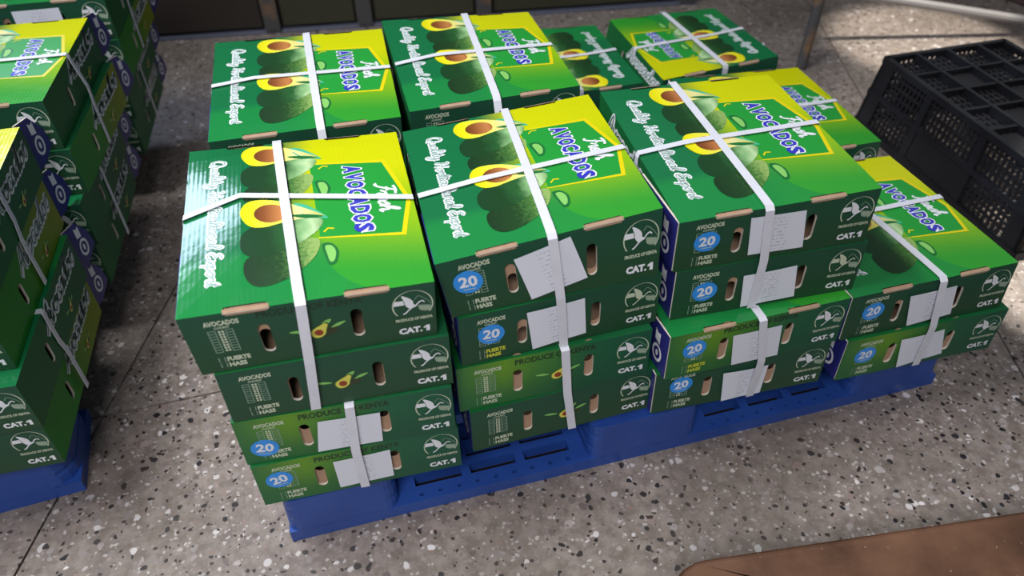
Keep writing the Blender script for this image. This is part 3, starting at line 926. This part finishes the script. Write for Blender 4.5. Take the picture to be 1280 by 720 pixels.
# ------------------------------------------------------------------ plastic pallets
def pallet(label, loc, rz, lx, ly, feet_x, group, rad=.020):
    t = thing('plastic_pallet', label, 'pallet', loc, rz, group)
    PM = M['pallet']; H = PALLET_TOP; low = .026
    fx = feet_x; fy = [(0, .17), (ly/2-.085, ly/2+.085), (ly-.17, ly)]
    # deck, set back over the fork openings, with a lattice of slots
    mb = MB()
    mb.box((.012, .075, H-.022), (lx-.012, ly-.075, H), PM)
    for a, b in fx:
        mb.box((a+.004, .012, H-.022), (b-.004, .075, H), PM); mb.box((a+.004, ly-.075, H-.022), (b-.004, ly-.012, H), PM)
    link('deck', weld(mb.mesh('deck')), t)
    for (a, b) in fx:
        for (c, d) in fy:
            g = MB(); r = rad; pts = []
            for cx, cy, a0 in ((b-r, d-r, 0), (a+r, d-r, 90), (a+r, c+r, 180), (b-r, c+r, 270)):
                for k in range(5):
                    an = math.radians(a0+90*k/4); pts.append((cx+r*math.cos(an), cy+r*math.sin(an)))
            mx, my = (a+b)/2, (c+d)/2
            lev = [(low-.0005, 1.0), (.045, .992), (.048, .975), (.054, .975), (.057, .988), (.076, .982), (.079, .966), (.085, .966), (.088, .978), (H-.0225, .972)]
            rings = [[(mx+(x-mx)*(1-(1-s)*.5), my+(y-my)*s, z) for x, y in pts] for z, s in lev]
            # the outer front and back stay flush, only the sides are grooved
            rings = [[((mx+(x-mx)*s), y, z) for (x, y) in pts] for z, s in lev]
            for i in range(len(rings)-1):
                for k in range(len(pts)):
                    k2 = (k+1) % len(pts); g.face([rings[i][k], rings[i][k2], rings[i+1][k2], rings[i+1][k]], PM)
            g.face(rings[-1], PM); g.face(rings[0][::-1], PM)
            link('foot', weld(g.mesh('foot')), t)
    # bottom runners: two rows of long slots and a row of drain holes
    def runner(x0, x1, y0, y1, front):
        g = MB(); holes = []
        w, d = x1-x0, y1-y0
        spans = [(fx[i][1]-x0, fx[i+1][0]-x0) for i in range(len(fx)-1)]
        for a, b in spans:
            a += .022; b -= .018
            n = max(int((b-a)/.075), 1); st = (b-a)/n
            for row in (.030, .066, .102):
                for i in range(n):
                    q0, q1 = a+i*st+.008, a+(i+1)*st-.008
                    if not front: pass
                    holes.append([(q0, row), (q1, row), (q1, row+.021), (q0, row+.021)])
            m = 9
            for i in range(m): holes.append(ellipse(a+(b-a)*(i+.5)/m, .0125, .0042, .0034, 8))
        holed_panel(g, w, d, holes, lambda x, y, dd: (x0+x, y0+y, low-dd), PM, True, PM, .023)
        for q in ([(x0, y0), (x1, y0)], [(x1, y0), (x1, y1)], [(x1, y1), (x0, y1)], [(x0, y1), (x0, y0)]):
            g.face([(q[0][0], q[0][1], 0), (q[1][0], q[1][1], 0), (q[1][0], q[1][1], low), (q[0][0], q[0][1], low)], PM)
        g.box((x0+.004, y0+.004, .001), (x1-.004, y1-.004, .003), M['slot_shade'])  # near-black plate added below the slots to paint their shade
        link('runner', weld(g.mesh('runner')), t)
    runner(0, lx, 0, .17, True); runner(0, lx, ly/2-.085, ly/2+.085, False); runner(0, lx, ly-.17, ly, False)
    return t
pallet('blue plastic pallet in the middle under the large stack of cartons', (0, 0, 0), 0.0, 1.2, 1.06, [(0, .180), (.508, .710), (1.012, 1.2)], 'blue plastic pallets')
pallet('blue plastic pallet at the left edge under the dark stacks of cartons', (-1.338, .135, 0), math.radians(3.8), 1.0, 1.25, [(0, .16), (.42, .58), (.66, 1.0)], 'blue plastic pallets', .045)

# ------------------------------------------------------------------ the cartons on the middle pallet
G = 'avocado cartons on the middle pallet'
Z = lambda layer: PALLET_TOP+.0006+layer*LAYER
B = {}
B['A1'] = carton('top avocado carton of the nearest left stack, with a blue-white sheen on its lid', -.028, -.004, -.042, Z(3), G, picture=True, produce=True, left=True, holes=0,
                 wp=Warp({'BL': (-.0129, .0134, .0117), 'BR': (-.0009, .0038, .0039), 'FR': (.0041, -.0018, -.001), 'FL': (-.005, .0028, .0019)}, .012, .25))
B['A2'] = carton('second carton down in the nearest left stack, dark front with small avocado half', -.014, -.007, -.052, Z(2), G, picture=True, left=True, lid=False, holes=2)
B['A3'] = carton('third carton down in the nearest left stack, lime-tinted front with white slip', -.018, -.007, -.068, Z(1), G, light=True, produce=True, left=True, lid=False, number=(.104, .34, -.15), slip=((.334, .06), (.643, .06), (.655, .72), (.369, .74)), holes=1)
B['A4'] = carton('bottom carton of the nearest left stack, resting on the pallet corner', -.015, -.012, -.038, Z(0), G, light=True, produce=True, left=True, lid=False, number=(.108, .59, .22), slip=((.378, .10), (.650, .13), (.654, .80), (.375, .77)), holes=1)
B['B1'] = carton('top carton of the second front stack, with a large tilted white slip on its front', .297, .008, .008, Z(3), G, left=True, number=(.113, .58, -.05), slip=((.375, .05), (.647, .22), (.578, .93), (.323, .78)), curl=.3, holes=3,
                 wp=Warp({'BL': (.0032, -.0066, -.0063), 'BR': (.0195, -.0008, .0047), 'FR': (.0012, .0126, .014), 'FL': (-.0151, .0041, .0001)}, .003, .3))
B['B2'] = carton('second carton of the second front stack, yellow variety words beside its blue sticker', .304, .004, .026, Z(2), G, lid=False, left=True, yellow=True, emblem='cream', number=(.150, .56, -.1), slip=((.349, .06), (.622, .15), (.609, .88), (.323, .84)), curl=1.0, holes=3)
B['B3'] = carton('third carton of the second front stack, lighter front with dark origin words', .294, .002, -.013, Z(1), G, light=True, lid=False, left=True, produce=True, picture=True, holes=1)
B['B4'] = carton('bottom carton of the second front stack above the pallet slots, no sticker', .308, -.004, .021, Z(0), G, lid=False, left=True, picture=True, holes=1)
B['C1'] = carton('top carton of the third front stack, lid bright green with a slip on its front', .619, .009, -.051, Z(3), G, left=True, lean=True, number=(.148, .54, .0), slip=((.371, .13), (.657, .11), (.627, .84), (.349, .87)), curl=.3, holes=0,
                 wp=Warp({'BL': (-.0015, .004, .0041), 'BR': (.0012, -.0008, -.0006), 'FR': (-.0004, .0004, .0004), 'FL': (-.0017, -.0029, -.0036)}, .002, .3))
B['C2'] = carton('second carton of the third front stack, its slip hanging below the carton edge', .626, .008, -.053, Z(2), G, lid=False, left=True, lean=True, emblem='cream', number=(.160, .51, .1), slip=((.368, .06), (.660, .10), (.634, .76), (.353, .72)), curl=1.0, holes=0)
B['C3'] = carton('third carton of the third front stack, pushed forward so part of its lid shows', .614, -.026, .002, Z(1), G, light=True, left=True, lean=True, yellow=True, produce=True, number=(.138, .62, .15), slip=((.370, .03), (.640, .02), (.620, .74), (.345, .74)), holes=1)
B['C4'] = carton('bottom carton of the third front stack, with a crumpled slip on its front', .607, -.012, -.045, Z(0), G, lid=False, left=True, lean=True, number=(.148, .64, .1), slip=((.400, .03), (.630, .06), (.645, .74), (.384, .74)), curl=1.6, holes=1)
B['D1'] = carton('upper carton of the low right stack, its lid partly shaded by the taller stack', .920, -.027, -.020, Z(1), G, left=True, lean=True, number=(.150, .58, .0), slip=((.395, .05), (.665, .12), (.640, .78), (.356, .76)), curl=.6, holes=0,
                 wp=Warp({'BR': (-.0024, -.0073, -.0085), 'FR': (-.0048, .0035, .0026), 'FL': (-.0022, .0004, -.0001)}, .003, .3))
B['D2'] = carton('bottom carton of the low right stack, overhanging the pallet end', .934, -.033, -.026, Z(0), G, light=True, lid=False, left=True, lean=True, number=(.137, .56, .0), slip=((.375, .06), (.655, .19), (.605, .83), (.340, .78)), curl=1.4, holes=1)
B['E1'] = carton('top carton directly behind the nearest left stack', -.001, .407, -.030, Z(3), G, left=True, emblem='white',
                 wp=Warp({'BL': (-.0028, .0057, .0055), 'BR': (.012, -.0037, -.0011), 'FR': (.0029, -.0007, -.0001), 'FL': (-.0009, .0009, .0007)}, .004))
B['F1'] = carton('top carton directly behind the second front stack', .315, .410, -.025, Z(3), G,
                 wp=Warp({'BL': (.0015, .0052, .006), 'BR': (-.0023, -.0062, -.0073), 'FR': (-.0024, .0028, .0024), 'FL': (.0032, -.0011, -.0003)}, .003, .3))
B['E2'] = carton('carton just under the top one behind the nearest left stack', .004, .402, -.02, Z(2), G, lid=False, left=True)
B['F2'] = carton('carton just under the top one behind the second front stack', .318, .405, -.02, Z(2), G, lid=False)
for k, x in (('E', -.004), ('F', .296)):
    for j in (1, 0):
        who = 'nearest left stack' if k == 'E' else 'second front stack'
        B[k+str(4-j-1)] = carton('carton hidden %s behind the %s' % ('second from the pallet' if j else 'on the pallet', who), x, .368, -.004, Z(j), G, lid=False, front=False, left=(k == 'E'))
def turned(x, y, yaw): return x+BW*math.cos(yaw)-BD*math.sin(yaw), y+BW*math.sin(yaw)+BD*math.cos(yaw), yaw+math.pi
# the two rear cartons lie turned round, titles towards the left
gx, gy, gy_ = turned(.586, .732, -.030); hx, hy, hy_ = turned(.924, .734, -.005)
B['G1'] = carton('rear carton with its lid turned round, half hidden behind the second rear stack', gx, gy, gy_, Z(1), G, right=True,
                 wp=Warp({'FL': (.006, .0094, -.010), 'BL': (.006, -.0031, .0)}))
B['H1'] = carton('rearmost carton at the right with its lid turned round', hx, hy, hy_, Z(1), G, right=True, left=True, slip=((.385, .05), (.690, .12), (.715, .83), (.405, .83)),
                 wp=Warp({'FR': (-.0089, .0089, -.0073), 'FL': (-.0024, .0116, -.0119), 'BL': (.0036, -.0075, .0072), 'BR': (-.0058, .0042, -.003)}))
B['I1'] = carton('carton with a yellow lid corner showing behind the third front stack', .928, .366, -.050, Z(1), G,
                 wp=Warp({'BR': (.0041, -.0074, -.0072), 'FR': (-.0004, .0027, .0029)}))
gx, gy, gy_ = turned(.600, .732, -.010); hx, hy, hy_ = turned(.924, .736, -.0)
B['G2'] = carton('lower rear carton under the half hidden turned one', gx, gy, gy_, Z(0), G, lid=False, right=True)
B['H2'] = carton('lower rear carton under the rearmost turned one', hx, hy, hy_, Z(0), G, lid=False, right=True)
B['I2'] = carton('lower carton under the one with the yellow lid corner', .928, .364, -.030, Z(0), G, lid=False)

# straps on the middle pallet
strap_long('white strap down the fronts of the two upper cartons, nearest left stack', B['A1'], B['A2'], .415, .470, .443, .368)
strap_cross('white strap across the sheeny lid of the nearest left stack', B['A1'], B['A2'], .533, .590, .488, sides=(1, 0))
strap_long('white strap down the two lower slips of the nearest left stack', B['A3'], B['A4'], .50, .527, .508, .500, lift=.0002)
strap_long('white strap over the tilted slip of the second front stack', B['B1'], B['B2'], .537, .497, .506, .505)
strap_cross('white strap across the lid of the second front stack', B['B1'], B['B2'], .446, .455, .470, sides=(0, 1))
strap_long('white strap down the two lower cartons of the second front stack', B['B3'], B['B4'], .56, .540, .556, .545, lift=.0002)
strap_long('white strap over the upper slips of the third front stack', B['C1'], B['C2'], .418, .428, .452, .425)
strap_cross('white strap across the bright green lid of the third front stack', B['C1'], B['C2'], .466, .49, .516)
strap_long('white strap over the lower slips of the third front stack', B['C3'], B['C4'], .50, .490, .540, .570, lift=.0010)
strap_long('white strap down the fronts of the low right stack', B['D1'], B['D2'], .42, .525, .540, .500)
strap_cross('white strap across the lid of the low right stack', B['D1'], B['D2'], .50, .52, .56)
strap_long('white strap from back to front on the lid behind the nearest left stack', B['E1'], B['E2'], .540, .575, .575, .57)
strap_cross('white strap from left to right on the lid behind the nearest left stack', B['E1'], B['E2'], .50, .52, .505, sides=(1, 0))
strap_long('white strap from back to front on the lid behind the second front stack', B['F1'], B['F2'], .555, .50, .50, .50)
strap_cross('white strap from left to right on the lid behind the second front stack', B['F1'], B['F2'], .46, .50, .50, sides=(0, 1))
strap_long('white strap from back to front on the half hidden turned lid', B['G1'], B['G2'], .50, .56, .5, .5)
strap_cross('white strap from left to right on the half hidden turned lid', B['G1'], B['G2'], .47, .50, .52, sides=(0, 1))
strap_long('white strap from back to front on the rearmost turned lid', B['H1'], B['H2'], .47, .50, .5, .5)
strap_cross('white strap from left to right on the rearmost turned lid', B['H1'], B['H2'], .47, .50, .52)
strap_cross('white strap across the lid with the yellow corner behind the third front stack', B['I1'], B['I2'], .47, .48, .50)

# ------------------------------------------------------------------ the cartons on the left pallet
GL_ = 'avocado cartons on the left pallet'
L = {}
YW = -math.radians(3.6)
def left_box(key, label, xr, y, layer, yaw=YW, **kw):
    # xr is the x of the front right corner
    x = xr-BW*math.cos(yaw); yy = y-BW*math.sin(yaw)
    L[key] = carton(label, x, yy, yaw, Z(layer), GL_, right=True, **kw)
left_box('f0', 'bottom carton of the front left-pallet stack, lime right side', -.320, .158, 0, -.045, side_light=True, lid=False, holes=1)
left_box('f1', 'second carton up in the front left-pallet stack, dark teal right side', -.314, .150, 1, -.055, holes=0, turned_lid=True)
left_box('f2', 'third carton up in the front left-pallet stack, lime end above a dark one', -.318, .185, 2, -.040, side_light=True, lid=False, holes=0)
left_box('f3', 'top carton of the front left-pallet stack, cut by the photo edge', -.314, .195, 3, -.035, holes=0)
left_box('m0', 'bottom carton of the middle left-pallet stack', -.292, .600, 0, -.05, lid=False)
left_box('m1', 'second carton up in the middle left-pallet stack', -.285, .600, 1, -.06, turned_lid=True)
left_box('m2', 'third carton up in the middle left-pallet stack, lime strip under its lid edge', -.272, .632, 2, -.105, side_light=True, lid=False)
left_box('m3', 'top carton of the middle left-pallet stack, bright yellow lid', -.280, .637, 3, -.085)
left_box('b0', 'bottom carton of the rear left-pallet stack', -.262, 1.09, 0, -.06, lid=False)
left_box('b1', 'second carton up in the rear left-pallet stack', -.252, 1.09, 1, -.06, lid=False)
left_box('b2', 'third carton up in the rear left-pallet stack', -.232, 1.10, 2, -.07, lid=False, side_light=True)
left_box('b3', 'top carton of the rear left-pallet stack, with a white slip', -.232, 1.105, 3, -.075, slip=((.36, .05), (.68, .08), (.68, .85), (.36, .85)))
strap_cross('white strap over the right ends of the lower front left-pallet cartons', L['f1'], L['f0'], .44, .44, .44, lift=.0006)
strap_cross('white strap over the right ends of the upper front left-pallet cartons', L['f3'], L['f2'], .52, .52, .52)
strap_cross('white strap across the yellow lid on the left pallet', L['m3'], L['m2'], .50, .50, .50)
strap_cross('white strap over the lower middle cartons on the left pallet', L['m1'], L['m0'], .44, .44, .44, lift=.0006)
strap_cross('white strap over the upper rear cartons on the left pallet', L['b3'], L['b2'], .45, .45, .45)
strap_cross('white strap over the lower rear cartons on the left pallet', L['b1'], L['b0'], .45, .45, .45, lift=.0006)

# ------------------------------------------------------------------ black crate, upside down
def build_crate():
    t = thing('plastic_crate', 'black slatted plastic crate lying bottom up on the floor at the right', 'crate', (1.815, .575, 0), math.radians(-1.0))
    K = M['crate']; hx, hy, H = .205, .318, .205; ins = .022
    def S(x, y, z):                    # the walls lean in towards the bottom, which is on top here
        k = z/H
        return (x*(1-ins/hx*k), y*(1-ins/hy*k), z)
    def beam(mb, x0, x1, y0, y1, z0, z1):
        lo = [S(x0, y0, z0), S(x1, y0, z0), S(x1, y1, z0), S(x0, y1, z0)]; hi = [S(x0, y0, z1), S(x1, y0, z1), S(x1, y1, z1), S(x0, y1, z1)]
        mb.face(lo[::-1], K); mb.face(hi, K)
        for i in range(4): mb.face([lo[i], lo[(i+1) % 4], hi[(i+1) % 4], hi[i]], K)
    def wall(axis, sgn):
        hl = hy if axis == 'y' else hx
        off = hx if axis == 'y' else hy
        def B_(mb, a, b, z0, z1, d0=0.0, d1=.012):
            lo, hi = sorted((sgn*(off-d0), sgn*(off-d1)))
            if axis == 'y': beam(mb, lo, hi, a, b, z0, z1)
            else: beam(mb, a, b, lo, hi, z0, z1)
        for z0, z1, name in ((0, .020, 'rim'), (.098, .110, 'rib'), (H-.016, H, 'rail')):
            mb = MB(); B_(mb, -hl, hl, z0, z1, -.004, .012); link(name, weld(mb.mesh(name)), t)
        for a, b in ((-hl, -hl+.055), (hl-.055, hl)):
            mb = MB(); B_(mb, a, b, .020, H-.016, 0, .012); link('corner_post', weld(mb.mesh('corner_post')), t)
        mids = (-.105, .105) if axis == 'y' else (0,)
        for m in mids:
            mb = MB(); B_(mb, m-.012, m+.012, .020, H-.016, -.002, .012); link('stile', weld(mb.mesh('stile')), t)
        mb = MB(); B_(mb, -.093 if axis == 'y' else -.06, .093 if axis == 'y' else .06, .020, .098, .001, .008); link('solid_panel', weld(mb.mesh('solid_panel')), t)
        mb = MB()                                            # pierced panels
        n = int((2*hl-.11)/.0165)+1; st = (2*hl-.11)/n
        for i in range(1, n):
            a = -hl+.055+i*st
            B_(mb, a-.0032, a+.0032, .018, H-.014, .003, .0075)
        for z in (.036, .052, .068, .084): B_(mb, -hl+.05, hl-.05, z, z+.0055, .0035, .007)
        for z in (.128, .150, .171): B_(mb, -hl+.05, hl-.05, z, z+.0055, .0035, .007)
        o = link('pierced_panel', mb.mesh('pierced_panel'), t); o['kind'] = 'stuff'
    for ax in ('y', 'x'):
        for s in (-1, 1): wall(ax, s)
    # the bottom, now on top: deep ribs over a fine lattice
    mb = MB()
    for i in range(25):
        y = -hy+.03+i*.024
        beam(mb, -hx+.014, hx-.014, y, y+.0085, H-.024, H-.019)
    for i in range(21):
        x = -hx+.02+i*.0182
        beam(mb, x, x+.0065, -hy+.014, hy-.014, H-.023, H-.018)
    o = link('bottom_lattice', mb.mesh('bottom_lattice'), t); o['kind'] = 'stuff'
    for y in (-.20, -.10, 0, .10, .20):
        mb = MB(); beam(mb, -hx+.012, hx-.012, y-.004, y+.004, H-.020, H-.002); link('cross_rib', weld(mb.mesh('cross_rib')), t)
    for x in (-.105, 0, .105):
        mb = MB(); beam(mb, x-.005, x+.005, -hy+.012, hy-.012, H-.020, H); link('long_rib', weld(mb.mesh('long_rib')), t)
    for x, y in ((-.05, -.05), (.05, .05), (-.05, .15), (.05, -.15), (-.15, -.15), (.15, .15)):
        mb = MB(); beam(mb, x-.045, x+.045, y-.04, y+.04, H-.021, H-.016); link('solid_plate', weld(mb.mesh('solid_plate')), t)
build_crate()

# ------------------------------------------------------------------ brown fibre box in the near corner
def build_brown():
    z = .115; r = .07
    ang = math.radians(-7.0); c, s = math.cos(ang), math.sin(ang)
    t = thing('brown_box', 'brown fibreboard box with a dark hand slot at the bottom right corner', 'box', (.512, -.262, 0), ang)
    Lx, Ly = 1.25, .55
    pts = []
    for cx, cy, a0 in ((Lx-r, -r, 0), (r, -r, 90), (r, -Ly+r, 180), (Lx-r, -Ly+r, 270)):
        for k in range(7):
            an = math.radians(a0+90*k/6); pts.append((cx+r*math.cos(an), cy+r*math.sin(an)))
    slot = catmull([(.075, -.060), (.12, -.050), (.20, -.056), (.225, -.075), (.20, -.10), (.10, -.10)], True, 4)
    mb = MB()
    bm = bmesh.new()
    for loop in (pts, slot):
        vs_ = [bm.verts.new((x, y, 0)) for x, y in loop]
        for i in range(len(vs_)): bm.edges.new((vs_[i], vs_[(i+1) % len(vs_)]))
    bmesh.ops.triangle_fill(bm, use_beauty=True, edges=bm.edges[:], normal=(0, 0, 1))
    for f in bm.faces: mb.face([(v.co.x, v.co.y, z) for v in f.verts], M['fibre'])
    bm.free()
    for loop, zz, mt in ((pts, 0.0, M['fibre']), (slot, z-.02, M['fibre'])):
        for i in range(len(loop)):
            a, b = loop[i], loop[(i+1) % len(loop)]
            mb.face([(*a, z), (*b, z), (*b, zz), (*a, zz)], mt)
    link('body', weld(mb.mesh('box_body'), .006, 3), t)
    mb = MB(); mb.face([(x, y, .012) for x, y in [(.05, -.03), (.30, -.03), (.30, -.13), (.05, -.13)]], M['slot_shade'])
    mb.prism([(.06, -.04, .004), (.28, -.04, .004), (.28, -.12, .004), (.06, -.12, .004)], (0, 0, .01), M['slot_shade'])  # near-black lining paints the darkness seen through the hand slot
    link('inside', weld(mb.mesh('inside')), t)  # added near-black lining, stands for the shade in the box
build_brown()
